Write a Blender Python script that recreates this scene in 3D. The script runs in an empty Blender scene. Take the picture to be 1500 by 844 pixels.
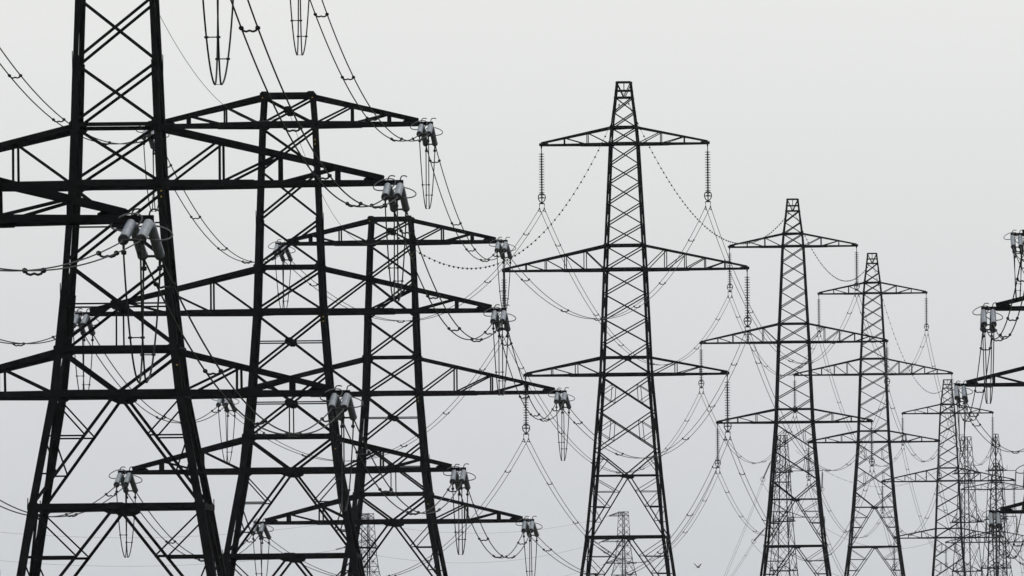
import bpy, bmesh, math, random
from mathutils import Vector, Matrix

random.seed(7)
C = bpy.context.scene.collection
SC = bpy.context.scene

# ------------------------------------------------------------------ camera
CAM_Z = 1.7
cam_d = bpy.data.cameras.new('camera')
cam = bpy.data.objects.new('camera', cam_d)
C.objects.link(cam)
cam_d.sensor_width = 36.0
cam_d.lens = 374.4                      # long telephoto
cam_d.shift_y = 0.3587                  # the lens looks up over the open ground
cam_d.clip_start = 1.0
cam_d.clip_end = 30000.0
ROLL = 0.0085
cam.location = (0, 0, CAM_Z)
cam.rotation_euler = (Matrix.Rotation(math.pi / 2, 4, 'X') @ Matrix.Rotation(-ROLL, 4, 'Z')).to_euler()
SC.camera = cam

# ------------------------------------------------------------------ overcast sky
SUN_EL, SUN_AZ = math.radians(48), math.radians(25)      # azimuth clockwise from +Y (behind the pylons)
w = bpy.data.worlds.new("World")
SC.world = w
w.use_nodes = True
nt = w.node_tree
nt.nodes.clear()
def N(t, tree=None):
    return (tree or nt).nodes.new(t)
out = N('ShaderNodeOutputWorld'); bg = N('ShaderNodeBackground')
bg.inputs['Strength'].default_value = 0.1
sky = N('ShaderNodeTexSky'); sky.sky_type = 'NISHITA'; sky.sun_disc = False
sky.sun_elevation = SUN_EL; sky.sun_rotation = SUN_AZ
hs = N('ShaderNodeHueSaturation'); hs.inputs['Saturation'].default_value = 0.12
nt.links.new(sky.outputs[0], hs.inputs['Color'])
geo = N('ShaderNodeTexCoord'); sep = N('ShaderNodeSeparateXYZ')
nt.links.new(geo.outputs['Generated'], sep.inputs[0])
mr = N('ShaderNodeMapRange'); mr.inputs['From Min'].default_value = -0.02; mr.inputs['From Max'].default_value = 1.0; mr.inputs['From Min'].default_value = -0.02
nt.links.new(sep.outputs['Z'], mr.inputs['Value'])
ramp = N('ShaderNodeValToRGB')
nt.links.new(mr.outputs[0], ramp.inputs[0])
def elpos(e): return (e + 0.02) / 1.02
els = [(-0.02, (.50, .52, .55)), (0.0074, (.598, .618, .643)), (0.0345, (.712, .724, .730)), (0.0615, (.810, .818, .805)), (0.14, (1.0, 1.0, .985)), (1.0, (1.7, 1.71, 1.72))]
ramp.color_ramp.elements[0].position = 0; ramp.color_ramp.elements[0].color = (*[q / 3 for q in els[0][1]], 1)
ramp.color_ramp.elements[1].position = 1; ramp.color_ramp.elements[1].color = (*[q / 3 for q in els[-1][1]], 1)
for e, c in els[1:-1]:
    k = ramp.color_ramp.elements.new(elpos(e)); k.color = (*[q / 3 for q in c], 1)
noi = N('ShaderNodeTexNoise'); noi.inputs['Scale'].default_value = 9; noi.inputs['Detail'].default_value = 4
mp = N('ShaderNodeMapping'); mp.inputs['Scale'].default_value = (1, 1, 2.6)
nt.links.new(geo.outputs['Generated'], mp.inputs[0]); nt.links.new(mp.outputs[0], noi.inputs['Vector'])
nr = N('ShaderNodeMapRange'); nr.inputs['To Min'].default_value = 29.2; nr.inputs['To Max'].default_value = 30.8
nt.links.new(noi.outputs[0], nr.inputs['Value'])
mul = N('ShaderNodeVectorMath'); mul.operation = 'SCALE'
nt.links.new(ramp.outputs[0], mul.inputs[0]); nt.links.new(nr.outputs[0], mul.inputs['Scale'])
mix = N('ShaderNodeMixRGB'); mix.inputs[0].default_value = 0.96
nt.links.new(hs.outputs[0], mix.inputs[1]); nt.links.new(mul.outputs[0], mix.inputs[2])
nt.links.new(mix.outputs[0], bg.inputs['Color']); nt.links.new(bg.outputs[0], out.inputs['Surface'])

sun_d = bpy.data.lights.new('sun', 'SUN'); sun_d.energy = 0.5; sun_d.angle = math.radians(20); sun_d.color = (1, .96, .9)
sun = bpy.data.objects.new('sun', sun_d); C.objects.link(sun)
sd = Vector((math.sin(SUN_AZ) * math.cos(SUN_EL), math.cos(SUN_AZ) * math.cos(SUN_EL), math.sin(SUN_EL)))
sun.rotation_euler = sd.to_track_quat('Z', 'Y').to_euler()

SC.view_settings.view_transform = 'Standard'
SC.view_settings.look = 'None'
SC.view_settings.exposure = 0.0
SC.view_settings.gamma = 1.0
SC.view_settings.use_curve_mapping = False
SC.cycles.use_denoising = True
SC.cycles.denoiser = 'OPENIMAGEDENOISE'
SC.cycles.denoising_input_passes = 'RGB_ALBEDO_NORMAL'
SC.cycles.denoising_prefilter = 'ACCURATE'
SC.cycles.max_bounces = 4
SC.cycles.volume_bounces = 1

HAZE_DENSITY = 1.5e-5

# ------------------------------------------------------------------ materials
def material(name, base, rough=0.7, metal=0.0, spec=0.3, var=0.35, scale=3.0, second=None, bump=0.0):
    m = bpy.data.materials.new(name); m.use_nodes = True
    t = m.node_tree; b = t.nodes['Principled BSDF']
    b.inputs['Roughness'].default_value = rough; b.inputs['Metallic'].default_value = metal
    b.inputs['Specular IOR Level'].default_value = spec
    tc = t.nodes.new('ShaderNodeTexCoord'); nz = t.nodes.new('ShaderNodeTexNoise')
    nz.inputs['Scale'].default_value = scale; nz.inputs['Detail'].default_value = 5
    t.links.new(tc.outputs['Object'], nz.inputs['Vector'])
    rp = t.nodes.new('ShaderNodeValToRGB')
    lo = tuple(c * (1 - var) for c in base); hi = second or tuple(min(1, c * (1 + var)) for c in base)
    rp.color_ramp.elements[0].position = .35; rp.color_ramp.elements[0].color = (*lo, 1)
    rp.color_ramp.elements[1].position = .68; rp.color_ramp.elements[1].color = (*hi, 1)
    t.links.new(nz.outputs[0], rp.inputs[0]); t.links.new(rp.outputs[0], b.inputs['Base Color'])
    if bump:
        bp = t.nodes.new('ShaderNodeBump'); bp.inputs['Strength'].default_value = bump
        t.links.new(nz.outputs[0], bp.inputs['Height']); t.links.new(bp.outputs[0], b.inputs['Normal'])
    return m

STEEL = material('dark_painted_steel', (.004, .0042, .0046), rough=.85, spec=.03, var=.5, scale=1.3)
FITTING = material('dark_steel_fitting', (.010, .010, .011), rough=.65, spec=.15, var=.4, scale=6)
WIRE = material('weathered_aluminium_wire', (.011, .011, .012), rough=.7, spec=.1, var=.2, scale=2)
RING = material('galvanised_ring', (.085, .085, .09), rough=.5, spec=.3, var=.3, scale=8)
GLAZE = material('blue_grey_glaze', (.078, .100, .126), rough=.33, spec=.85, var=.3, scale=4)
DISC = material('grey_disc_glaze', (.03, .036, .042), rough=.35, spec=.5, var=.2, scale=4)
YELLOW = material('faded_yellow_paint', (.24, .16, .02), rough=.6, spec=.3, var=.3, scale=20)
GRASS = material('rough_grass', (.035, .037, .022), rough=.95, spec=.1, var=.45, scale=.02, second=(.06, .055, .035))
FEATHER = material('dark_feather', (.02, .018, .017), rough=.8, spec=.2, var=.4, scale=12)

# ------------------------------------------------------------------ mesh builder
class MB:
    def __init__(self): self.v = []; self.f = []; self.smooth = False
    def _ring(self, pts): i = len(self.v); self.v += [tuple(p) for p in pts]; return list(range(i, i + len(pts)))
    def prof(self, a, b, poly, hint=None):
        a, b = Vector(a), Vector(b); d = (b - a)
        if d.length < 1e-5: return
        d.normalize()
        h = Vector(hint) if hint is not None else Vector((0, 1, 0))
        e1 = h - d * h.dot(d)
        if e1.length < .05:
            h = Vector((1, 0, 0)); e1 = h - d * h.dot(d)
        e1.normalize(); e2 = d.cross(e1)
        r0 = self._ring([a + e1 * p[0] + e2 * p[1] for p in poly]); r1 = self._ring([b + e1 * p[0] + e2 * p[1] for p in poly])
        n = len(poly)
        for i in range(n): self.f.append((r0[i], r0[(i + 1) % n], r1[(i + 1) % n], r1[i]))
        self.f.append(tuple(reversed(r0))); self.f.append(tuple(r1))
    def ang(self, a, b, w, hint=None):                      # rolled steel angle
        t = max(.014, w * .14); o = w * .5
        self.prof(a, b, [(o, -o), (o, o), (o - t, o), (o - t, -o + t), (-o, -o + t), (-o, -o)], hint)
    def box(self, a, b, wx, wy, hint=None):
        self.prof(a, b, [(-wx / 2, -wy / 2), (wx / 2, -wy / 2), (wx / 2, wy / 2), (-wx / 2, wy / 2)], hint)
    def rod(self, a, b, r, n=6, hint=None):
        self.prof(a, b, [(r * math.cos(2 * math.pi * i / n), r * math.sin(2 * math.pi * i / n)) for i in range(n)], hint)
    def tube(self, pts, r, n=6, closed=False):
        pts = [Vector(p) for p in pts]; m = len(pts); rings = []
        prev = None
        for i, p in enumerate(pts):
            if closed: t = pts[(i + 1) % m] - pts[i - 1]
            else: t = pts[min(i + 1, m - 1)] - pts[max(i - 1, 0)]
            t.normalize()
            if prev is None:
                h = Vector((0, 0, 1)) if abs(t.z) < .9 else Vector((1, 0, 0))
                e = (h - t * h.dot(t)).normalized()
            else:
                e = (prev - t * prev.dot(t)).normalized()
            prev = e; g = t.cross(e)
            rings.append(self._ring([p + (e * math.cos(2 * math.pi * k / n) + g * math.sin(2 * math.pi * k / n)) * r for k in range(n)]))
        for i in range(m if closed else m - 1):
            A, B = rings[i], rings[(i + 1) % m]
            for k in range(n): self.f.append((A[k], A[(k + 1) % n], B[(k + 1) % n], B[k]))
        if not closed: self.f.append(tuple(reversed(rings[0]))); self.f.append(tuple(rings[-1]))
    def lathe(self, a, d, prof, n=12):                       # prof: (distance along, radius)
        a = Vector(a); d = Vector(d).normalized()
        h = Vector((0, 0, 1)) if abs(d.z) < .9 else Vector((1, 0, 0))
        e = (h - d * h.dot(d)).normalized(); g = d.cross(e); rings = []
        for s, r in prof:
            rings.append(self._ring([a + d * s + (e * math.cos(2 * math.pi * k / n) + g * math.sin(2 * math.pi * k / n)) * max(r, 1e-3) for k in range(n)]))
        for A, B in zip(rings, rings[1:]):
            for k in range(n): self.f.append((A[k], A[(k + 1) % n], B[(k + 1) % n], B[k]))
        self.f.append(tuple(reversed(rings[0]))); self.f.append(tuple(rings[-1]))
    def plate(self, c, nrm, up, w, h, t):                    # gusset plate with cut corners
        c, nrm, up = Vector(c), Vector(nrm).normalized(), Vector(up).normalized()
        s = nrm.cross(up)
        q = .25
        poly = [(-w / 2 + q * w, -h / 2), (w / 2 - q * w, -h / 2), (w / 2, -h / 2 + q * h), (w / 2, h / 2 - q * h),
                (w / 2 - q * w, h / 2), (-w / 2 + q * w, h / 2), (-w / 2, h / 2 - q * h), (-w / 2, -h / 2 + q * h)]
        r0 = self._ring([c - nrm * t / 2 + s * x + up * y for x, y in poly]); r1 = self._ring([c + nrm * t / 2 + s * x + up * y for x, y in poly])
        n = 8
        for i in range(n): self.f.append((r0[i], r0[(i + 1) % n], r1[(i + 1) % n], r1[i]))
        self.f.append(tuple(reversed(r0))); self.f.append(tuple(r1))
    def mesh(self, name, mat, smooth=False):
        me = bpy.data.meshes.new(name); me.from_pydata(self.v, [], self.f); me.materials.append(mat)
        me.validate(); me.update()
        bm = bmesh.new(); bm.from_mesh(me); bmesh.ops.recalc_face_normals(bm, faces=bm.faces); bm.to_mesh(me); bm.free()
        if smooth:
            for p in me.polygons: p.use_smooth = len(p.vertices) == 4
        return me
    def build(self, name, mat, parent=None, loc=None, smooth=False):
        return link(name, self.mesh(name, mat, smooth), parent, loc)

def link(name, me, parent=None, loc=None, rot=None, scale=None):
    o = bpy.data.objects.new(name, me); C.objects.link(o)
    if parent is not None: o.parent = parent
    if loc is not None: o.location = loc
    if rot is not None: o.rotation_euler = rot
    if scale is not None: o.scale = scale
    return o

def thing(name, label, cat, group=None, loc=(0, 0, 0), rot=None, scale=None):
    o = link(name, None, None, loc, rot, scale)
    o.empty_display_size = .5
    o['label'] = label; o['category'] = cat
    if group: o['group'] = group
    return o

# what lies inside the photograph's view (used only to leave out what it shows nothing of)
def to_px(p):
    x = 15600 * p[0] / p[1]; y = -15600 * (p[2] - CAM_Z) / p[1]
    return 750 + x + y * ROLL, 960 + y - x * ROLL
def in_view(pts, m=0):
    for p in pts:
        if p[1] < 20: continue
        x, y = to_px(p)
        if -m < x < 1500 + m and -m < y < 844 + m: return True
    return False

# ------------------------------------------------------------------ tower specification
def interp(tab, y):
    if y <= tab[0][0]: return tab[0][1]
    for (a, u), (b, v) in zip(tab, tab[1:]):
        if y <= b: return u + (v - u) * (y - a) / (b - a)
    return tab[-1][1]

# heights are measured downwards in drawing units, K units to the metre
TENSION = dict(K=22.0, foot=1108, ref=457.5,
    hw=[(141, 36.5), (183, 39.5), (320, 45), (392, 47.5), (457, 50), (577, 59), (640, 65.5), (690, 71), (815, 94), (965, 119), (1108, 143)],
    panels=[(143, 183, 'X'), (188, 247, 'X'), (250, 320, 'X'), (323, 390, 'X'), (393, 456, 'X'), (460, 543, 'XH'), (545, 638, 'XHV'),
            (641, 690, 'KD'), (692, 815, 'V', (.36, .70)), (817, 965, 'V', (.36, .70)), (967, 1105, 'V', (.36, .70))],
    beams=[(141, .30), (183, .30), (392, .20), (457, .34), (640, .26), (690, .36), (815, .30), (965, .3)],
    gussets=[(163, .55, .5), (501, .55, .5), (591, .6, .55), (692, 1.25, .6), (817, 1.3, .6), (967, 1.3, .6)],
    legw=[(141, 320, .27), (320, 577, .34), (577, 815, .40), (815, 1108, .44)], nodes=[141, 183, 392, 457, 640, 690, 815, 965], nodew=.62,
    brace=.145, sub=.085, arms=[(183.5, 201, 143, (93, 147)), (457.5, 306, 394, (114.5, 180, 243.5)), (690, 245, 643, (132, 191))],
    chord=.32, top=.28, post=.13, peak=None, tipbar=True)

SUSP = dict(K=14.18, foot=983, ref=396,
    hw=[(121, 10.5), (143, 12.8), (187, 18.3), (211, 20.5), (360, 28), (395, 29.8), (549, 36), (697, 48), (787, 56.8), (844, 64.5), (983, 83)],
    panels=[(143, 165, 'X'), (165, 187, 'X'), (188, 211, 'X'), (213, 241, 'X'), (241, 268, 'X'), (268, 298, 'X'), (298, 329, 'X'), (329, 359, 'X'), (361, 394, 'X'),
            (397, 431, 'X'), (431, 467, 'X'), (467, 504, 'X'), (504, 548, 'X'), (552, 603, 'XS'), (603, 660, 'XS'), (660, 697, 'KD'),
            (698, 787, 'V', (.25, .5, .74)), (788, 885, 'V', (.28, .54, .78)), (886, 981, 'V', (.28, .54, .78))],
    beams=[(121, .17), (133.5, .15), (143.5, .17), (187, .24), (211, .26), (360, .24), (395, .28), (524, .2), (549, .28), (697, .13), (787, .28), (885, .26)],
    gussets=[(525, .75, .42), (698, .95, .4), (788, 1.1, .4), (886, 1.1, .4)],
    legw=[(121, 211, .18), (211, 395, .225), (395, 549, .27), (549, 787, .31), (787, 983, .34)], nodes=[187, 211, 360, 395, 549, 787], nodew=.5,
    brace=.12, sub=.07, arms=[(211.5, 122, 187, (54, 88)), (395.5, 178.5, 360, (59, 88, 117, 146)), (549, 148, 524, (73, 109))],
    chord=.25, top=.2, post=.10, peak=True, tipbar=False)

STRAIN_FAR = dict(K=6.4, foot=948, ref=766,
    hw=[(640, 5.4), (694, 8.4), (766, 11), (838, 15.5), (948, 28)],
    panels=[(641, 656, 'X'), (656, 674, 'X'), (674, 693, 'X'), (694, 717, 'X'), (717, 741, 'X'), (741, 766, 'X'), (767, 801, 'X'), (801, 837, 'X'),
            (839, 890, 'V', (.3, .6)), (892, 946, 'V', (.3, .6))],
    beams=[(640, .15), (656, .12), (694, .2), (708, .2), (766, .2), (838, .22), (890, .2)],
    gussets=[(766, .4, .3), (838, .4, .3)],
    legw=[(640, 694, .15), (694, 838, .18), (838, 948, .22)], nodes=[694, 766, 838], nodew=.38,
    brace=.085, sub=.06, arms=[(694, 34, 682, (20,)), (766, 42, 752, (20, 31)), (838, 38, 825, (26,))],
    chord=.17, top=.13, post=.08, peak=None, tipbar=True)
STRAIN_SLIM = dict(STRAIN_FAR, hw=[(640, 2.8), (656, 4.2), (694, 7.6), (766, 10.5), (838, 15), (948, 28)],
    arms=[(694, 18, 686, (12,)), (766, 22, 756, (15,)), (838, 22, 828, (17,))])

def tower_meshes(S, tag, sides=(-1, 1)):
    """Builds every part mesh of a tower once; returns a list of (name, mesh, children)."""
    K, F = S['K'], S['foot']
    Z = lambda y: (F - y) / K
    H = lambda y: interp(S['hw'], y) / K
    faces = [((1, 0), (0, -1)), ((-1, 0), (0, 1)), ((0, 1), (1, 0)), ((0, -1), (-1, 0))]   # (u axis, outward)
    parts = []
    # legs
    for sx in (-1, 1):
        for sy in (-1, 1):
            mb = MB(); n0 = None
            for (a, b, wd) in S['legw']:
                ys = [a] + [t[0] for t in S['hw'] if a < t[0] < b] + [b]
                for p, q in zip(ys, ys[1:]):
                    P = Vector((sx * H(p), sy * H(p), Z(p))); Q = Vector((sx * H(q), sy * H(q), Z(q)))
                    o = wd / 2; t = wd * .16
                    poly = [(0, 0), (wd, 0), (wd, t), (t, t), (t, wd), (0, wd)]
                    # angle section opening towards the inside of the tower
                    off = wd * .30
                    r = []
                    for M in (P, Q):
                        r.append(mb._ring([(M.x + sx * off - sx * x, M.y + sy * off - sy * y, M.z) for x, y in poly]))
                    n = len(poly)
                    for i in range(n): mb.f.append((r[0][i], r[0][(i + 1) % n], r[1][(i + 1) % n], r[1][i]))
                    mb.f.append(tuple(r[0])); mb.f.append(tuple(reversed(r[1])))
                # bolted splice cover where the section changes
                M = Vector((sx * H(b), sy * H(b), Z(b)))
                if b < F - 5:
                    c = wd * .34
                    mb.box((M.x + sx * c, M.y, M.z - .0), (M.x + sx * c + sx * .03, M.y, M.z), .9 if K > 15 else .6, wd * .9, hint=(0, 0, 1))
            for y in S['nodes']:
                wv = S['nodew']
                ins = .20 * wv
                mb.plate((sx * (H(y) - ins), sy * (H(y) + S['legw'][0][2] * .32), Z(y)), (0, sy, 0), (0, 0, 1), wv, wv * .8, .03)
                mb.plate((sx * (H(y) + S['legw'][0][2] * .32), sy * (H(y) - ins), Z(y)), (sx, 0, 0), (0, 0, 1), wv, wv * .8, .03)
            # step bolts on one leg
            if (sx, sy) == (1, -1):
                y = S['hw'][0][0] + 20
                while y < F - 40:
                    mb.rod((H(y) + .05, -H(y), Z(y)), (H(y) + .24, -H(y), Z(y)), .012, 4)
                    y += .42 * K
            parts.append(('leg', mb.mesh('leg_' + tag, STEEL), []))
    # bracing of the four faces
    mb = MB(); bw, sw = S['brace'], S['sub']
    for (ux, uy), (nx, ny) in faces:
        def pt(u, y, inset=0.0):
            h = H(y); return Vector((ux * u * h + nx * (h - inset), uy * u * h + ny * (h - inset), Z(y)))
        def at(P, Q, t): return P + (Q - P) * t
        hint = (nx, ny, 0)
        for pn in S['panels']:
            a, b, kind = pn[0], pn[1], pn[2]
            TL, TR, BL, BR = pt(-1, a), pt(1, a), pt(-1, b), pt(1, b)
            TLi, TRi, BLi, BRi = pt(-1, a, bw * .9), pt(1, a, bw * .9), pt(-1, b, bw * .9), pt(1, b, bw * .9)
            if kind[0] == 'X':
                mb.ang(TL, BR, bw, hint); mb.ang(TRi, BLi, bw, hint)
                wt, wb = H(a), H(b); tc = wt / (wt + wb); yc = a + (b - a) * tc
                if kind in ('XH', 'XHV'):
                    mb.ang(pt(-1, yc + 2, bw * .5), pt(1, yc + 2, bw * .5), sw, hint)
                if kind == 'XHV':
                    mb.ang(pt(0, yc, bw * .5), pt(0, b, bw * .5), sw, hint)
                if kind == 'XS':
                    for s in (-1, 1):
                        A = at(TL, BR, tc * .5) if s < 0 else at(TR, BL, tc * .5)
                        B = at(BL, TR, (1 - tc) * .5 ) if s < 0 else at(BR, TL, (1 - tc) * .5)
                        L = pt(s, (a + b) / 2)
                        mb.ang(A, B, sw, hint); mb.ang(A, L, sw, hint); mb.ang(B, L, sw, hint)
            elif kind == 'KD':
                M = pt(0, b)
                mb.ang(TL, M, bw * 1.15, hint); mb.ang(TRi, M, bw * 1.15, hint)
                if K < 20 and b - a > 30:
                    for s in (-1, 1):
                        T = pt(s, a); q = at(T, M, .32); yq = a + (b - a) * .32
                        mb.ang(q, pt(s, yq), sw, hint); mb.ang(q, pt(s, b - 3), sw, hint)
            elif kind == 'V':
                M = pt(0, a)
                for s in (-1, 1):
                    E = pt(s, b)
                    mb.ang(M + Vector((ux, uy, 0)) * s * .12, E, bw * 1.05, hint)
                    prev = a + 2
                    for j, t in enumerate(pn[3]):
                        y = a + (b - a) * t; q = at(M, E, t); L = pt(s, y)
                        mb.ang(q, L, sw * (1.5 if (j == 1 and K < 20) or a > 800 else 1.0), hint)
                        mb.ang(q, pt(s, prev), sw, hint)
                        prev = y + .02
        for (y, gw, gh) in S['gussets']:
            mb.plate(pt(0, y, -.03), (nx, ny, 0), (0, 0, 1), gw, gh, .03)
    for y in (S['beams'][3][0], S['beams'][-2][0]):            # plan bracing inside the body
        h = H(y) - .05; z = Z(y) - .05
        mb.ang((-h, -h, z), (h, h, z), sw); mb.ang((-h, h, z - .1), (h, -h, z - .1), sw)
    if S['peak']:
        y0, y1 = S['beams'][0][0], S['beams'][2][0]
        for (ux, uy), (nx, ny) in faces[:2]:
            def pt(u, y):
                h = H(y); return Vector((ux * u * h + nx * h, uy * u * h + ny * h, Z(y)))
            mb.ang(pt(-1, y0), pt(0, y1), .09, (nx, ny, 0)); mb.ang(pt(1, y0), pt(0, y1), .09, (nx, ny, 0))
        mb.ang((0, 0, Z(y0)), (0, 0, Z(y0 + 11)), .09)
        mb.ang((-H(y0), 0, Z(y0)), (H(y0), 0, Z(y0)), .12)
    parts.append(('bracing', mb.mesh('bracing_' + tag, STEEL), []))
    # horizontal ring beams
    for y, wd in S['beams']:
        mb = MB(); h = H(y)
        for (ux, uy), (nx, ny) in faces:
            e = .02 * (1 if ux else -1)
            a = Vector((-ux * h + nx * h, -uy * h + ny * h, Z(y) + e)); b = Vector((ux * h + nx * h, uy * h + ny * h, Z(y) + e))
            mb.ang(a, b, wd, (nx, ny, 0))
        parts.append(('ring_beam', mb.mesh('ring_beam_' + tag, STEEL), []))
    # crossarms
    for (yc, half, yu, posts) in S['arms']:
        for s in sides:
            mb = MB(); L = half / K; hc, hu = H(yc), H(yu); zc, zu = Z(yc), Z(yu)
            ztip = zc + (.24 if S['tipbar'] else .22)
            tipw = .30 if S['tipbar'] else .16
            end = L - (.55 if S['tipbar'] else .0)
            for q in (-1, 1):
                bc = lambda x: Vector((s * x, q * (hc + (tipw - hc) * (x - hc) / (end - hc)), zc))
                def uc(x):
                    t = (x - hu) / (end - hu); return Vector((s * x, q * (hu + (tipw - hu) * t), zu + (ztip - zu) * t))
                # stepped chord: heavier section near the body
                xm = hc + (end - hc) * .38
                mb.ang(bc(hc), bc(xm + .4), S['chord'] * 1.08, (0, q, 0)); mb.ang(bc(xm), bc(end), S['chord'] * .88, (0, q, 0))
                mb.ang(uc(hu), uc(end), S['top'], (0, q, 0))
                px_ = hc
                for i, p in enumerate(posts):
                    x = p / K
                    pw = S['post'] * (1.0 if i < len(posts) - 1 else 1.7 if S['tipbar'] else 1.0)
                    mb.ang(bc(x), uc(x), pw, (0, q, 0))
                    mb.ang(bc(px_) + Vector((0, 0, .02)), uc(x), S['post'], (0, q, 0))
                    px_ = x
            # plan bracing between the two side trusses
            prev = hc
            for i, p in enumerate(list(posts) + [half * .93]):
                x = min(p / K, end - .2); 
                def wy(x): return hc + (tipw - hc) * (x - hc) / (end - hc)
                mb.ang((s * x, -wy(x), zc + .03), (s * x, wy(x), zc + .03), S['post'] * .8)
                g = 1 if i % 2 else -1
                mb.ang((s * prev, -g * wy(prev), zc + .05), (s * x, g * wy(x), zc + .05), S['post'] * .8)
                prev = x
            kids = []
            tb = MB()
            if S['tipbar']:
                tb.box((s * (end - .5), 0, zc + .02), (s * (L + .46), 0, zc + .02), .5, .24, hint=(0, 1, 0))
                tb.plate((s * (end - .55), -.31, zc + .12), (0, 1, 0), (0, 0, 1), .85, .40, .03)
                tb.plate((s * (end - .55), .31, zc + .12), (0, 1, 0), (0, 0, 1), .85, .40, .03)
            else:
                tb.box((s * (end - .7), 0, zc + .06), (s * (L + .22), 0, zc + .06), .4, .30, hint=(0, 1, 0))
                tb.plate((s * L, 0, zc - .18), (0, 1, 0), (0, 0, 1), .16, .34, .05)
            kids.append(('tip_plate', tb.mesh('tip_plate_' + tag, STEEL)))
            parts.append(('crossarm', mb.mesh('crossarm_' + tag, STEEL), kids))
    if S is TENSION and tag == 'tension':
        pass
    return parts

TEN_PARTS = tower_meshes(TENSION, 'tension')
SUS_PARTS = tower_meshes(SUSP, 'suspension')
FAR_PARTS = tower_meshes(STRAIN_FAR, 'far')
SLIM_PARTS = tower_meshes(STRAIN_SLIM, 'slim')
ONE_PARTS = tower_meshes(TENSION, 'one_sided', sides=(-1,))

def plate_mesh():
    mb = MB(); mb.box((-.045, 0, 0), (.045, 0, 0), .02, .07, hint=(0, 1, 0)); return mb.mesh('circuit_plate', YELLOW)
PLATE = plate_mesh()

class Tower:
    def __init__(s, S, parts, X, Y, zref, ang, label, who, cat='pylon', group=None, scale=1.0, build=True):
        """zref: height of the middle crossarm's bottom chord; ang: heading of the line, clockwise from +Y"""
        s.S, s.X, s.Y, s.ang, s.sc, s.who, s.label = S, X, Y, ang, scale, who, label
        s.z0 = zref - (S['foot'] - S['ref']) / S['K'] * scale
        s.M = Matrix.Translation((X, Y, s.z0)) @ Matrix.Rotation(-ang, 4, 'Z') @ Matrix.Scale(scale, 4)
        if not build: return
        r = thing('pylon', label, cat, group, (X, Y, s.z0), (0, 0, -ang), (scale,) * 3)
        s.root = r
        for name, me, kids in parts:
            o = link(name, me, r)
            for kn, km in kids: link(kn, km, o)
        if S is TENSION and len(parts) == len(TEN_PARTS) and Y < 1000:
            K, F = S['K'], S['foot']
            for y in (207, 466, 659):
                for dy in (0, 6.4):
                    h = interp(S['hw'], y) / K
                    link('circuit_plate', PLATE, r, (h - .02, -h - .13, (F - y - dy) / K))
            for sx in (-1, 1):
                h = interp(S['hw'], 141) / K
                link('circuit_plate', PLATE, r, (sx * h, -h - .18, (F - 145) / K))
    def w(s, x, y, z): return s.M @ Vector((x, y, z))
    def tip(s, level, side, dz=0.0, dx=0.0, dy=0.0):
        yc, half = s.S['arms'][level][:2]
        return s.w(side * (half / s.S['K'] + dx), dy, (s.S['foot'] - yc) / s.S['K'] + dz)
    def top(s, y=None):
        y = y if y is not None else s.S['hw'][0][0]
        return s.w(0, 0, (s.S['foot'] - y) / s.S['K'])

# ------------------------------------------------------------------ the towers
GP = 'heavy strain pylons of the near line'
GT = 'suspension pylons of the line running away'
GF = 'faint far pylons behind'
def pos(dx, Y): return dx * Y / 15600
def zz(dy, Y): return CAM_Z - dy * Y / 15600

P = {}
Y0, Y1, Y2, Y3 = 379.0, 537.6, 709.0, 878.6
bot = 232.5 / 22.0
P[0] = Tower(TENSION, TEN_PARTS, -24.2, Y0, zz(-642.7, Y0) + bot, .029, 'nearest black lattice pylon beyond the left edge, only its crossarm ends reaching in', 'nearest left pylon', group=GP)
P[1] = Tower(TENSION, TEN_PARTS, pos(-570, Y1), Y1, zz(-692.9, Y1), .029, 'big black lattice pylon at far left, its top cut off by the frame', 'leftmost pylon', group=GP)
P[2] = Tower(TENSION, TEN_PARTS, pos(-320, Y2), Y2, zz(-505.2, Y2), .029, 'flat-topped black lattice pylon, second from the left', 'second pylon', group=GP)
P[3] = Tower(TENSION, TEN_PARTS, pos(-171.5, Y3), Y3, zz(-384.5, Y3), .060, 'smallest of the three flat-topped black pylons, third from the left', 'third pylon', group=GP)
T = {}
YT = [None, 1100.0, 1442.0, 1705.0, 2037.0, 2619.0]
T[1] = Tower(SUSP, SUS_PARTS, pos(171, YT[1]), YT[1], zz(-562.6, YT[1]), .084, 'tall narrow-peaked lattice pylon standing alone right of centre', 'central pylon', group=GT)
T[2] = Tower(SUSP, SUS_PARTS, pos(416.7, YT[2]), YT[2], zz(-454.5, YT[2]), .076, 'narrow-peaked lattice pylon next right of the tall central one', 'second peaked pylon', group=GT)
T[3] = Tower(SUSP, SUS_PARTS, pos(532.5, YT[3]), YT[3], zz(-406.5, YT[3]), .076, 'third narrow-peaked lattice pylon, close behind the second one to its right', 'third peaked pylon', group=GT)
T[4] = Tower(SUSP, SUS_PARTS, pos(641, YT[4]), YT[4], zz(-249.4, YT[4]), .070, 'fourth and lowest of the clear peaked pylons, near the right edge', 'fourth peaked pylon', group=GT)
T[5] = Tower(SUSP, SUS_PARTS, pos(712, YT[5]), YT[5], zz(-159.5, YT[5]), .062, 'greyer peaked pylon hidden low behind the bottom right crossarm', 'hidden peaked pylon', group=GT)
GC = 'strain pylons cut by the right edge'
Yb, Ya = 709.0, 884.0
CT = {}
CT[1] = Tower(TENSION, TEN_PARTS, pos(1008, Yb), Yb, zz(-502, Yb), .030, 'nearer black pylon off the right edge, its middle left crossarm tip poking in', 'nearer right-edge pylon', group=GC)
CT[2] = Tower(TENSION, TEN_PARTS, pos(905, Ya), Ya, zz(-390.4, Ya), .045, 'farther black pylon off the right edge with three left crossarm tips in view', 'farther right-edge pylon', group=GC)
FR = {}
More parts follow.
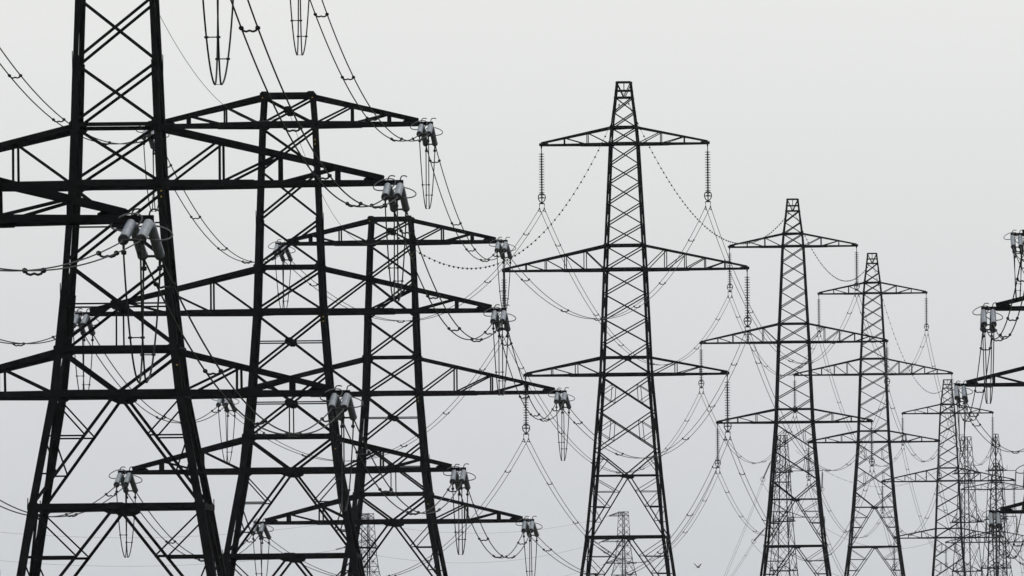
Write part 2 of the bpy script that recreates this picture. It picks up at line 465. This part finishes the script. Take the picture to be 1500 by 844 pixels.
FR[1] = Tower(TENSION, ONE_PARTS, pos(-209, 4570), 4570, zz(-160, 4570), math.radians(38), 'faint grey pylon far away behind the feet of the third pylon', 'faint pylon behind third pylon', group=GF)
FR[2] = Tower(TENSION, ONE_PARTS, pos(165, 5180), 5180, zz(-165.3, 5180), math.radians(38), 'faint grey pylon seen between the legs of the tall central pylon', 'faint pylon behind central pylon', group=GF)
FR[3] = Tower(STRAIN_FAR, FAR_PARTS, pos(399, 2437), 2437, zz(-192.5, 2437), math.radians(70), 'grey side-on pylon behind the left leg of the second peaked pylon', 'side-on pylon behind second peaked pylon', group=GF)
FR[4] = Tower(STRAIN_FAR, FAR_PARTS, pos(668, 2500), 2500, zz(-189, 2500), math.radians(60), 'grey side-on pylon just behind the fourth peaked pylon', 'side-on pylon behind fourth peaked pylon', group=GF, scale=1.02)
FR[5] = Tower(STRAIN_SLIM, SLIM_PARTS, pos(711, 2900), 2900, zz(-193, 2900), math.radians(50), 'grey side-on pylon farthest right, its slim peak above the hidden one', 'side-on pylon farthest right', group=GF, scale=1.18)

# ------------------------------------------------------------------ ground
feet = [(0, 0, 0.0)] + [(t.X, t.Y, t.z0) for d in (P, T, CT, FR) for t in d.values()]
def ground_z(x, y):
    sw = sz = 0
    for fx, fy, fz in feet:
        d2 = ((x - fx) * .6) ** 2 + (y - fy) ** 2 + 40.0
        q = 1 / d2 ** 1.5; sw += q; sz += q * fz
    return sz / sw
mb = MB()
xs = [-3000, -1800, -1100, -700, -450, -300, -220, -160, -120] + list(range(-90, 151, 10)) + [180, 220, 280, 360, 480, 700, 1100, 1800, 3000]
ys = [-150, -80, -40] + list(range(-10, 3000, 25)) + list(range(3000, 5600, 100)) + [5800, 6200, 6800, 7600, 8800]
for y in ys:
    for x in xs: mb.v.append((x, y, ground_z(x, y)))
nx = len(xs)
for j in range(len(ys) - 1):
    for i in range(nx - 1):
        a = j * nx + i; mb.f.append((a, a + 1, a + 1 + nx, a + nx))
g = mb.build('ground', GRASS, smooth=True); g['kind'] = 'structure'

# ------------------------------------------------------------------ insulator meshes
SL = 4.15            # tension string length
SEP = .31           # half spacing of the twin strings
def tension_string_mesh():
    mb = MB(); pr = [(0.0, .05)]
    n = 17; s0, s1 = .28, SL - .34
    pr += [(s0 - .03, .05), (s0, .115)]
    for i in range(n):
        a = s0 + (s1 - s0) * i / n; st = (s1 - s0) / n
        pr += [(a + st * .12, .166), (a + st * .45, .188), (a + st * .82, .180), (a + st * .93, .140)]
    pr += [(s1, .12), (s1 + .02, .05), (s1 + .05, .05)]
    mb.lathe((0, 0, 0), (0, 1, 0), pr, 14)
    return mb.mesh('insulator_string', GLAZE, True)
def cap_mesh():
    mb = MB(); s1 = SL - .36
    mb.lathe((0, s1, 0), (0, 1, 0), [(0, .12), (.01, .20), (.10, .20), (.12, .16), (.14, .06), (.34, .045)], 12)
    return mb.mesh('end_cap', FITTING)
def shackle_mesh():
    mb = MB(); mb.lathe((0, -.05, 0), (0, 1, 0), [(0, .05), (.02, .07), (.25, .09), (.31, .10)], 8); return mb.mesh('shackle', FITTING)
def ring_mesh():
    mb = MB(); pts = []
    n = 28
    for i in range(n):                                       # racket shaped ring standing across the string
        t = 2 * math.pi * i / n
        x = .53 * math.cos(t) ; x = x * (1.0 if x < 0 else 1.05)
        z = .28 * math.sin(t) * (1 + .12 * math.cos(t))
        pts.append((x - .12, .10 * math.cos(t), z + x * .26))
    mb.tube(pts, .032, 6, closed=True)
    mb.tube([(.12, .02, -.15), (.05, -.02, -.05), (0, -.05, .0)], .022, 5)
    return mb.mesh('arcing_ring', RING, True)
def horn_mesh():
    mb = MB()
    mb.tube([(0, 0, .04), (.0, .02, .22), (.03, .03, .33), (.09, .03, .40), (.18, .03, .42), (.30, .03, .41), (.36, .03, .37)], .032, 5)
    return mb.mesh('arcing_horn', FITTING, True)
def yoke_mesh():
    mb = MB()
    mb.tube([(-SEP - .1, 0, .02), (-SEP, 0, .03), (-.1, 0, .06), (.1, 0, .06), (SEP, 0, .03), (SEP + .1, 0, .02)], .05, 6)
    for q in (-1, 1):
        mb.box((q * (SEP - .03), .05, -.02), (q * (SEP - .03), .1, -.36), .10, .08)
        mb.lathe((q * (SEP - .03), .05, -.30), (0, 0, -1), [(0, .04), (.03, .10), (.14, .10), (.17, .04)], 7)
    return mb.mesh('yoke_bar', FITTING)
TSHK = shackle_mesh()
TSTR, TCAP, TRING, THORN, TYOKE = tension_string_mesh(), cap_mesh(), ring_mesh(), horn_mesh(), yoke_mesh()

def disc_string_mesh():
    mb = MB(); n = 18; L = 4.75; pr = [(0, .05)]
    for i in range(n):
        a = L * (i + .2) / n; st = L / n
        pr += [(a, .07), (a + st * .1, .12), (a + st * .26, .30), (a + st * .42, .30), (a + st * .46, .10), (a + st * .7, .07)]
    pr.append((L, .05))
    mb.lathe((0, 0, -.62), (0, 0, -1), pr, 12)
    return mb.mesh('insulator_disc_string', DISC)
def hanger_mesh():
    mb = MB(); mb.tube([(0, 0, -.1), (0, 0, -.66)], .05, 5)
    return mb.mesh('hanger_rod', FITTING)
def lower_mesh():
    mb = MB(); mb.tube([(0, 0, -5.3), (0, 0, -5.85)], .06, 5)
    return mb.mesh('lower_link', FITTING)
def grading_ring_mesh():
    mb = MB(); pts = []
    for i in range(24):
        t = 2 * math.pi * i / 24; z = .46 * math.cos(t); x = .36 * math.sin(t) * (1 + .18 * math.cos(t))
        pts.append((x, .04 * math.sin(t), -5.3 + z))
    mb.tube(pts, .05, 6, closed=True)
    mb.tube([(-.33, 0, -5.32), (.33, 0, -5.32)], .03, 5)
    return mb.mesh('grading_ring', FITTING, True)
def susp_yoke_mesh():
    mb = MB()
    mb.tube([(-.27, 0, -6.02), (-.24, 0, -5.86), (.24, 0, -5.86), (.27, 0, -6.02)], .055, 6)
    mb.plate((0, 0, -5.86), (0, 1, 0), (0, 0, 1), .5, .16, .04)
    return mb.mesh('yoke_plate', FITTING)
def clamp_mesh():
    mb = MB(); mb.tube([(0, 0, .42), (0, 0, .05)], .03, 5); mb.tube([(0, -.5, -.10), (0, -.2, 0), (0, .2, 0), (0, .5, -.10)], .055, 6)
    for q in (-1, 1):                                        # vibration dampers either side
        mb.tube([(0, q * .9, -.16), (0, q * .9, -.26)], .02, 4); mb.lathe((0, q * .9 - .22, -.3), (0, 1, 0), [(0, .03), (.04, .06), (.12, .05), (.14, .015), (.30, .015), (.32, .05), (.40, .06), (.44, .03)], 6)
    return mb.mesh('suspension_clamp', FITTING)
DLOW = lower_mesh()
DSTR, DHANG, DRING, DYOKE, DCLAMP = disc_string_mesh(), hanger_mesh(), grading_ring_mesh(), susp_yoke_mesh(), clamp_mesh()
WIREDROP = 6.36

def spacer_mesh():
    mb = MB()
    mb.tube([(-.25, 0, .0), (-.19, 0, -.09), (-.1, 0, -.12), (0, 0, -.085), (.1, 0, -.12), (.19, 0, -.09), (.25, 0, .0)], .04, 5)
    for q in (-1, 1): mb.lathe((q * .25, -.09, 0), (0, 1, 0), [(0, .03), (.02, .08), (.16, .08), (.18, .03)], 7)
    return mb.mesh('spacer', FITTING)
SPACER = spacer_mesh()
def jspacer_mesh():
    mb = MB()
    for q in (-1, 1): mb.lathe((q * .20, -.0, -.06), (0, 0, 1), [(0, .03), (.02, .075), (.10, .075), (.12, .03)], 7)
    mb.tube([(-.2, 0, 0), (0, 0, 0), (.2, 0, 0)], .03, 5)
    return mb.mesh('jumper_spacer', FITTING)
JSPACER = jspacer_mesh()
def diverter_mesh():
    mb = MB(); mb.lathe((0, -.16, -.03), (0, 1, 0), [(0, .03), (.06, .075), (.16, .10), (.26, .075), (.32, .03)], 7); return mb.mesh('bird_diverter', FITTING)
DIVERTER = diverter_mesh()

SIDE = {-1: 'left', 1: 'right'}
LEV = ['top', 'middle', 'bottom']

def tension_set(t, level, side, d, facing, slope):
    """twin strings pulled off a crossarm end along heading d (unit, horizontal); returns live-end points"""
    a = t.tip(level, side, dz=-.12)
    if d.y > 0 and t.S is TENSION and t.Y < 800 and t.X < 0: d = Matrix.Rotation(-.03, 3, 'Z') @ d
    az = math.atan2(d.x, d.y)                                 # heading, clockwise from +Y
    lat = Vector((math.cos(az), -math.sin(az), 0))            # to the right of the heading
    dd = (d - Vector((0, 0, slope))).normalized()
    start = a + d * .18
    el = math.asin(dd.z)
    live = [start + lat * q * SEP + dd * SL for q in (-1, 1)]
    if in_view([start, live[0], live[1]], 12):
        lab = 'pair of ribbed grey insulators on %s, %s end of the %s crossarm, %s' % (t.who, SIDE[side], LEV[level], facing)
        lab = '%s insulator pair at %s end of %s crossarm on %s' % (facing, SIDE[side], LEV[level], t.who)
        r = thing('tension_insulator', lab, 'insulator', 'paired strain insulators on crossarm ends', start, (el, 0, -az))
        for q in (-1, 1):
            s = link('insulator_string', TSTR, r, (q * SEP, 0, 0))
            link('end_cap', TCAP, s); link('shackle', TSHK, s)
        front = d.y < 0
        # ring sits on the outer string near the steel end
        if front: link('arcing_ring', TRING, r, (SEP + .06, .25, .05), (0, math.radians(4), math.pi))
        else: link('arcing_ring', TRING, r, (SEP + .02, 1.3, .0), (0, math.radians(12), math.pi))
        hz = random.uniform(-.5, .5)
        if front:
            for q in (-1, 1): link('arcing_horn', THORN, r, (q * SEP, -.1, .05), (0, 0, (math.pi if q < 0 else math.pi) + random.uniform(-.5, .5)))
        link('yoke_bar', TYOKE, r, (0, SL - .02, -.02))
    return live

def sag_pts(a, b, sag, n):
    return [a + (b - a) * (i / n) - Vector((0, 0, 4 * sag * (i / n) * (1 - i / n))) for i in range(n + 1)]

def span(la, lb, sag, rad, label, group, nsp, cat='power line', n=56, name='twin_conductor', first=.08):
    """la, lb: lists of two end points each"""
    allp = [sag_pts(Vector(a), Vector(b), sag, n) for a, b in zip(la, lb)]
    if not in_view(allp[0] + allp[1]): return
    o = Vector(la[0])
    r = thing(name, label, cat, group, o)
    for pts in allp:
        mb = MB(); mb.tube([p - o for p in pts], rad, 5); mb.build('wire', WIRE, r, smooth=True)
    d = Vector(lb[0]) - o; az = math.atan2(d.x, d.y)
    wd = (Vector(la[1]) - Vector(la[0])).length
    k = 0
    for i in range(nsp):
        t = first + (1 - 2 * first) * (i + random.uniform(-.16, .16)) / max(1, nsp - 1)
        t = min(.985, max(.015, t))
        ps = []
        for a, b in zip(la, lb):
            a, b = Vector(a), Vector(b); ps.append(a + (b - a) * t - Vector((0, 0, 4 * sag * t * (1 - t))))
        mid = (ps[0] + ps[1]) / 2; v = ps[1] - ps[0]
        if not in_view([mid], 5): continue
        if v.x < 0: v = -v
        rz = math.atan2(v.y, v.x); ry = -math.asin(max(-1, min(1, v.z / v.length)))
        link('spacer', SPACER, r, mid - o, (0, ry, rz), (v.length / .5, 1.15, 1.15))
    return r

def single(a, b, sag, rad, label, group, name='earth_wire', beads=0, n=60):
    pts = sag_pts(Vector(a), Vector(b), sag, n)
    if not in_view(pts): return
    o = Vector(a)
    if beads:
        r = thing(name, label, 'power line', group, o)
        mb = MB(); mb.tube([p - o for p in pts], rad, 5); mb.build('wire', WIRE, r, smooth=True)
        d = Vector(b) - o; az = math.atan2(d.x, d.y)
        for i in range(beads):
            t = (i + .5 + random.uniform(-.12, .12)) / beads
            p = Vector(a) + d * t - Vector((0, 0, 4 * sag * t * (1 - t)))
            if in_view([p], 3): link('bird_diverter', DIVERTER, r, p - o, (0, 0, -az))
    else:
        mb = MB(); mb.tube([p - o for p in pts], rad, 5); r = mb.build(name, WIRE, None, o, smooth=True)
        r['label'] = label; r['category'] = 'power line'; r['group'] = group
    return r

def jumper(t, level, side, f, b, drop):
    """loops of both sub-conductors from the front live ends f to the back live ends b, under the crossarm end"""
    # pair them so that the loops do not cross: f is ordered against b
    fl = sorted(f, key=lambda p: p.x); bl = sorted(b, key=lambda p: p.x)
    c = sum((Vector(p) for p in fl + bl), Vector()) / 4
    if not in_view([c, c - Vector((0, 0, drop))], 5): return
    o = c.copy()
    r = thing('jumper_loop', 'narrow hanging wire loops under %s end of %s crossarm on %s' % (SIDE[side], LEV[level], t.who), 'jumper cable', 'jumper loops below crossarm ends', o)
    paths = []
    lowz = min(p.z for p in fl + bl)
    for k, (p, q) in enumerate(zip(fl, bl)):
        m = (p + q) / 2; side_x = -1 if k == 0 else 1
        bx = c.x + side_x * .115 + random.uniform(-.03, .03)
        zb = lowz - drop
        pts = []
        n = 26
        for i in range(n + 1):
            u = i / n; s = 2 * u - 1
            e = p if s < 0 else q
            a = abs(s) ** 1.9
            pts.append(Vector((bx + (e.x - bx) * abs(s) ** 1.08, m.y + (e.y - m.y) * (1 - (1 - abs(s)) ** 1.7), zb + (e.z - zb) * a)))
        paths.append(pts)
        mb = MB(); mb.tube([x - o for x in pts], .036, 5); mb.build('loop_wire', WIRE, r, smooth=True)
    for i in (6, 13, 19):
        p, q = paths[0][i], paths[1][i]; mid = (p + q) / 2; v = q - p
        link('jumper_spacer', JSPACER, r, mid - o, (0, 0, math.atan2(v.y, v.x)), (v.length / .4, .8, .8) if i != 13 else (v.length / .4, .4, .4))

def heading(a, b):
    d = Vector((b[0] - a[0], b[1] - a[1], 0)); return d.normalized()

def suspension_set(t, level, side):
    a = t.tip(level, side, dz=-.15)
    az = t.ang
    R = Matrix.Rotation(-az, 3, 'Z')
    k = t.sc
    ends = [a + R @ Vector((q * .25, 0, -WIREDROP)) for q in (-1, 1)]
    if in_view([a, a - Vector((0, 0, 6))], 8):
        r = thing('suspension_insulator', 'hanging disc insulator at %s end of %s crossarm on %s' % (SIDE[side], LEV[level], t.who), 'insulator', 'long disc insulators hanging from crossarm ends', a, (0, 0, -az))
        link('disc_string', DSTR, r); link('hanger_rod', DHANG, r); link('lower_link', DLOW, r); link('grading_ring', DRING, r); yk = link('yoke_plate', DYOKE, r)
        for q in (-1, 1): link('clamp', DCLAMP, r, (q * .25, 0, -WIREDROP))
    return ends

# ------------------------------------------------------------------ line B: P-1 (beyond the frame), P0..P3, then T1..T5
def rig_tension(t, prev, nxt, drops, slope_f, slope_b, lab):
    F, B = {}, {}
    for lev in range(3):
        for side in (-1, 1):
            tip = t.tip(lev, side)
            df = heading(tip, prev(lev, side)); db = heading(tip, nxt(lev, side))
            F[lev, side] = tension_set(t, lev, side, df, 'near-side', slope_f)
            B[lev, side] = tension_set(t, lev, side, db, 'far-side', slope_b)
            jumper(t, lev, side, F[lev, side], B[lev, side], drops)
    return F, B

PM = Tower(TENSION, None, -31.5, 209, P[0].z0 + (TENSION['foot'] - TENSION['ref']) / 22 + 1, .029, '', '', build=False)
seqP = [P[0], P[1], P[2], P[3]]
tipf = lambda t: (lambda lev, side: t.tip(lev, side))
susp_ends = {}
for i in range(1, 6):
    for lev in range(3):
        for side in (-1, 1): susp_ends[i, lev, side] = suspension_set(T[i], lev, side)
prevs = [PM, P[0], P[1], P[2]]; nexts = [P[1], P[2], P[3], T[1]]
RP = []
for t, a, b in zip(seqP, prevs, nexts):
    RP.append(rig_tension(t, tipf(a), tipf(b), {0: 4.6, 1: 4.75}.get(seqP.index(t), 4.45), .20, .27, ''))
def srt(l): return sorted([Vector(p) for p in l], key=lambda p: p.x)
GB = 'twin cables between the near strain pylons'
for lev in range(3):
    for side in (-1, 1):
        for i in range(3):
            span(srt(RP[i][1][lev, side]), srt(RP[i + 1][0][lev, side]), 3.3, .036,
                 'twin cable between %s ends of %s crossarms, %s to %s' % (SIDE[side], LEV[lev], seqP[i].who, seqP[i + 1].who), GB, 5)
        pm = PM.tip(lev, side)
        e = [pm + Vector((q * .25, 4, -.8)) for q in (-1, 1)]
        span(e, srt(RP[0][0][lev, side]), 3.7, .026, 'twin cable from left edge to %s end of %s crossarm, %s' % (SIDE[side], LEV[lev], P[0].who), GB, 6)
        span(srt(RP[3][1][lev, side]), srt(susp_ends[1, lev, side]), 8.0, .030,
             'twin cable at %s end of %s crossarms from third pylon to central pylon' % (SIDE[side], LEV[lev]), 'long twin cables of the line running away', 6)
SAGS = {1: 12.6, 2: 8.6, 3: 10.5, 4: 14}
for i in range(1, 5):
    for lev in range(3):
        for side in (-1, 1):
            span(srt(susp_ends[i, lev, side]), srt(susp_ends[i + 1, lev, side]), SAGS[i], .031 if i < 3 else .034,
                 'twin cable at %s end of %s crossarms from %s to %s' % (SIDE[side], LEV[lev], T[i].who, T[i + 1].who), 'long twin cables of the line running away', 7)
# onward from the last tower, out through the right of the picture
for lev in range(3):
    for side in (-1, 1):
        e = [p + Vector((30, 330, -3)) for p in srt(susp_ends[5, lev, side])]
        span(srt(susp_ends[5, lev, side]), e, 11, .03, 'faint twin cable past %s from %s end of its %s crossarm' % (T[5].who, SIDE[side], LEV[lev]), 'long twin cables of the line running away', 4)

# earth wires
GE = 'thin earth wires along the pylon tops'
def ptop(t): return t.top(163)
single(ptop(P[0]), ptop(P[1]), 3.6, .014, 'thin plain earth wire reaching the leftmost pylon top', GE)
single(ptop(P[1]), ptop(P[2]), 4.0, .015, 'thin plain earth wire dipping from leftmost pylon to the second pylon top', GE)
single(ptop(P[2]), ptop(P[3]), 4.0, .016, 'thin plain earth wire dipping from second pylon to the third pylon top', GE)
tt = lambda t: t.top(136)
single(ptop(P[3]), tt(T[1]), 9.0, .017, 'beaded earth wire rising from third pylon to the central pylon peak', GE, beads=56)
single(tt(T[1]), tt(T[2]), 9.5, .018, 'beaded earth wire dipping between central and second peaked pylon', GE, beads=72)
single(tt(T[2]), tt(T[3]), 6.2, .02, 'beaded earth wire dipping between second and third peaked pylon', GE, beads=50)
single(tt(T[3]), tt(T[4]), 8.5, .02, 'beaded earth wire dropping from third to fourth peaked pylon', GE, beads=46)
single(tt(T[4]), tt(T[5]), 12, .02, 'faint earth wire behind the fourth peaked pylon', GE, beads=0)

# ------------------------------------------------------------------ line C (right edge)
CM = Tower(TENSION, None, CT[1].X - 5.2, 535, CT[1].z0 + (TENSION['foot'] - TENSION['ref']) / 22 + 1, .03, '', '', build=False)
CN = Tower(SUSP, None, pos(1002, 1105), 1105, CT[2].z0 + (TENSION['foot'] - TENSION['ref']) / 22 + 13, .06, '', '', build=False)
F1, B1 = rig_tension(CT[1], tipf(CM), tipf(CT[2]), 5.0, .28, .30, '')
F2, B2 = rig_tension(CT[2], tipf(CT[1]), tipf(CN), 4.2, .28, .30, '')
GCW = 'twin cables at the right edge'
for lev in range(3):
    for side in (-1, 1):
        pm = CM.tip(lev, side); e = [pm + Vector((q * .25, 4, -.8)) for q in (-1, 1)]
        span(e, srt(F1[lev, side]), 3.3, .036, 'twin cable from off the right edge to %s crossarm of %s' % (LEV[lev], CT[1].who), GCW, 6)
        span(srt(B1[lev, side]), srt(F2[lev, side]), 3.6, .036, 'twin cable between %s %s crossarm ends of nearer and farther right-edge pylons' % (LEV[lev], SIDE[side]), GCW, 5)
        q = CN.tip(lev, side); e = [q + Vector((k * .25, 0, -WIREDROP)) for k in (-1, 1)]
        span(srt(B2[lev, side]), e, 6.0, .034, 'twin cable leaving the %s %s crossarm of %s past the right edge' % (LEV[lev], SIDE[side], CT[2].who), GCW, 6)

# ------------------------------------------------------------------ far lines
def far_insulator(a, d, label, L=4.2):
    d = Vector(d).normalized()
    mb = MB(); pr = [(0, .06), (.3, .06)]
    for i in range(14):
        s = .3 + (L - .9) * i / 14; pr += [(s + .02, .12), (s + .1, .24), (s + .14, .24), (s + .17, .12)]
    pr += [(L - .5, .06), (L, .06)]
    r = thing('tension_insulator', label, 'insulator', 'small far insulators', a)
    mb.lathe((0, 0, 0), d, pr, 8); mb.build('insulator_string', DISC, r)
    m2 = MB(); e = d * (L - .5)
    s = d.cross(Vector((0, 1, 0))).normalized(); u = s.cross(d)
    m2.tube([e + s * .5 * math.cos(2 * math.pi * k / 14) + Vector((0, 1, 0)) * .05 + d * .5 * math.sin(2 * math.pi * k / 14) for k in range(14)], .05, 5, closed=True)
    m2.build('arcing_ring', FITTING, r)
    return Vector(a) + d * L

f3 = FR[3]
GFW = 'faint far cables'
# auxiliary jumper arms on the side-on pylons, with pilot strings hanging from their ends
def aux_arm(t, y, length, nstr, label):
    K, F = t.S['K'], t.S['foot']
    z = t.z0 + (F - y) / K * t.sc
    r = t.root
    mb = MB()
    x0 = t.X + 1.0; x1 = x0 + length
    inv = r.matrix_basis.inverted()
    def L(p): return inv @ Vector(p)
    mb.box(L((x0, t.Y - 1.2, z)), L((x1, t.Y - 1.2, z)), .16, .16, hint=(0, 0, 1))
    mb.ang(L((x0, t.Y, z + 1.4)), L((x0 + length * .45, t.Y - 1.2, z)), .12); mb.ang(L((x0 + length * .45, t.Y - 1.2, z)), L((x0 + length * .45, t.Y - 1.2, z + 1.5)), .1)
    mb.build('jumper_arm', STEEL, r)
    for k in range(nstr):
        xx = x0 + length * (.04 + .94 * k / max(1, nstr - 1)) if nstr > 1 else x1
        far_insulator((xx, t.Y - 1.2, z - .1), (-.04, 0, -1), '%s string of %s' % (['nearer', 'outer'][k] if nstr > 1 else 'hanging', label), 4.6)
aux_arm(f3, 692, 8.2, 2, 'upper side arm on pylon behind second peaked pylon')
aux_arm(f3, 760, 8.6, 2, 'lower side arm on pylon behind second peaked pylon')
aux_arm(FR[4], 764, 3.6, 1, 'side arm on pylon behind fourth peaked pylon')
aux_arm(FR[5], 694, 4.4, 1, 'upper side arm on the side-on pylon farthest right')
aux_arm(FR[5], 762, 4.6, 1, 'lower side arm on the side-on pylon farthest right')

# downleads from the side-on pylon to the ground level on its left
def px3(x, y, Y):
    dx, dy = x - 750, y - 960
    u = dx - dy * ROLL; v = dy + dx * ROLL
    return Vector((u * Y / 15600, Y, CAM_Z - v * Y / 15600))
Yf = 2432
for a, b, name in ((px3(1127.5, 679, Yf), px3(1117.5, 702, Yf), 'upper'), (px3(1119, 775, Yf), px3(1104, 792, Yf), 'lower')):
    pass
for (ax, ay, bx, by, nm, ex, ey, sg) in ((1129, 676, 1117.5, 702, 'upper', 1010, 950, 1.6), (1120.5, 774, 1104, 793, 'lower', 990, 925, 2.2)):
    a = px3(ax, ay, Yf); b = px3(bx, by, Yf); e = far_insulator(a, b - a, 'slanting %s insulator left of the second peaked pylon' % nm, (b - a).length + .5)
    arm = MB(); k = a - f3.root.location
    inv = f3.root.matrix_basis.inverted()
    arm.box(inv @ a, inv @ Vector((f3.X - 1.2, f3.Y, a.z + .1)), .2, .2, hint=(0, 0, 1)); arm.build('jumper_arm', STEEL, f3.root)
    g = px3(ex, ey, 2300)
    span([e, e + Vector((.35, 0, -.1))], [g, g + Vector((.5, 0, 0))], sg, .03, 'faint slanting %s downlead left of the second peaked pylon' % nm, GFW, 2, n=30)
    # return loop into the tower
    single(e, Vector((f3.X - 1.3, f3.Y, e.z - 3.8)), 1.0, .035, 'small slack loop from the %s slanting insulator back to its pylon' % nm, GFW, name='jumper_cable', n=16)

# cables strung between the faint pylons
FL = (px3(-130, 765, 4300), px3(-130, 806, 4300), px3(-130, 836, 4300))
for lev in range(3):
    a = FR[2].tip(lev, -1); b = FR[1].tip(lev, -1); 
    single(a, b + Vector((0, 0, -.5)), 7 + lev, .045, 'faint cable at %s crossarm height between the two faint pylons' % LEV[lev], GFW, name='far_conductor')
    single(b + Vector((0, 0, -.5)), FL[lev], 7, .045, 'faint cable at %s crossarm height leading from the faint pylon to the left edge' % LEV[lev], GFW, name='far_conductor')
for k, (lev, nm) in enumerate(((1, 'middle'), (2, 'bottom'))):
    a = FR[2].tip(lev, -1); d = (FR[1].tip(lev, -1) - a)
    for t, who, dd in ((FR[2], FR[2].who, d), (FR[1], FR[1].who, FL[lev] - FR[1].tip(lev, -1))):
        d2 = dd.normalized() + Vector((0, 0, -.12))
        far_insulator(t.tip(lev, -1), d2, 'tiny insulator at %s crossarm end of %s' % (nm, who), 6.0)
# lines crossing behind the peaked pylons
for k, (x0, y0, x1, y1, sg) in enumerate(((1165, 660, 1360, 655, 9), (1165, 742, 1400, 730, 11), (1170, 815, 1420, 790, 9))):
    single(px3(x0, y0, 2437), px3(x1 + 60, y1, 2600), sg, .03, 'faint cable at %s height crossing behind the third peaked pylon' % LEV[k], GFW, name='far_conductor', beads=28 if k == 0 else 0)
for k, (x0, y0, x1, y1, sg) in enumerate(((1424, 668, 1452, 650, 3.4), (1424, 690, 1550, 712, 2), (1424, 740, 1560, 760, 3))):
    single(px3(x0, y0, 2500), px3(x1, y1, 2700), sg, .03, 'faint %s cable between side-on pylons at the right edge' % ['upper', 'middle', 'lower'][k], GFW, name='far_conductor')

# ------------------------------------------------------------------ bird
def bird(p, s, rz):
    mb = MB()
    # body: spindle with head and tail
    body = [(-.26, .012), (-.20, .03), (-.12, .055), (0, .075), (.10, .07), (.17, .045), (.20, .040), (.245, .042), (.27, .028), (.31, .008)]
    mb.lathe((0, 0, 0), (0, -1, 0), [(d, r) for d, r in body], 10)
    # tail fan
    i = len(mb.v); mb.v += [(-.02, .22, .0), (.02, .22, .0), (.07, .36, -.01), (-.07, .36, -.01), (-.02, .22, .012), (.02, .22, .012), (.07, .36, -.002), (-.07, .36, -.002)]
    for f in ((0, 1, 2, 3), (7, 6, 5, 4), (0, 4, 5, 1), (1, 5, 6, 2), (2, 6, 7, 3), (3, 7, 4, 0)): mb.f.append(tuple(i + k for k in f))
    for q in (-1, 1):
        st = [(.04, .03, .12, -.10), (.16, .12, .15, -.12), (.30, .22, .10, -.13), (.42, .33, .02, -.13), (.50, .42 , -.06, -.10)]
        rings = []
        for x, z, f, b in st:
            if q > 0: z = z * .95
            rings.append(mb._ring([(q * x, -f, z), (q * x, (-f - b) / 2 if False else -f * .2, z + .018), (q * x, -b, z), (q * x, -f * .2, z - .012)]))
        for A, B in zip(rings, rings[1:]):
            for k in range(4): mb.f.append((A[k], A[(k + 1) % 4], B[(k + 1) % 4], B[k]))
        mb.f.append(tuple(rings[0])); mb.f.append(tuple(rings[-1]))
    o = mb.build('bird', FEATHER, None, p, smooth=True)
    o.rotation_euler = (.1, 0, rz); o.scale = (s, s, s)
    o['label'] = 'small dark bird flying with raised wings low in the open sky'; o['category'] = 'bird'
bird(px3(1022.3, 831, 1080), .95, math.radians(38))

# ------------------------------------------------------------------ haze
zlow = min(v[2] for v in [(0, 0, z) for _, _, z in feet]) - 3
mb = MB(); x0, x1, y0, y1, z0, z1 = -3050, 3050, -200, 8900, zlow, 92
mb.v = [(x0, y0, z0), (x1, y0, z0), (x1, y1, z0), (x0, y1, z0), (x0, y0, z1), (x1, y0, z1), (x1, y1, z1), (x0, y1, z1)]
mb.f = [(0, 3, 2, 1), (4, 5, 6, 7), (0, 1, 5, 4), (1, 2, 6, 5), (2, 3, 7, 6), (3, 0, 4, 7)]
hm = bpy.data.materials.new('haze'); hm.use_nodes = True
t = hm.node_tree; t.nodes.clear()
mo = t.nodes.new('ShaderNodeOutputMaterial'); pv = t.nodes.new('ShaderNodeVolumePrincipled')
pv.inputs['Density'].default_value = HAZE_DENSITY; pv.inputs['Color'].default_value = (.85, .92, 1, 1)
pv.inputs['Anisotropy'].default_value = 0.0
t.links.new(pv.outputs[0], mo.inputs['Volume'])
hz = mb.build('haze', hm); hz['kind'] = 'stuff'
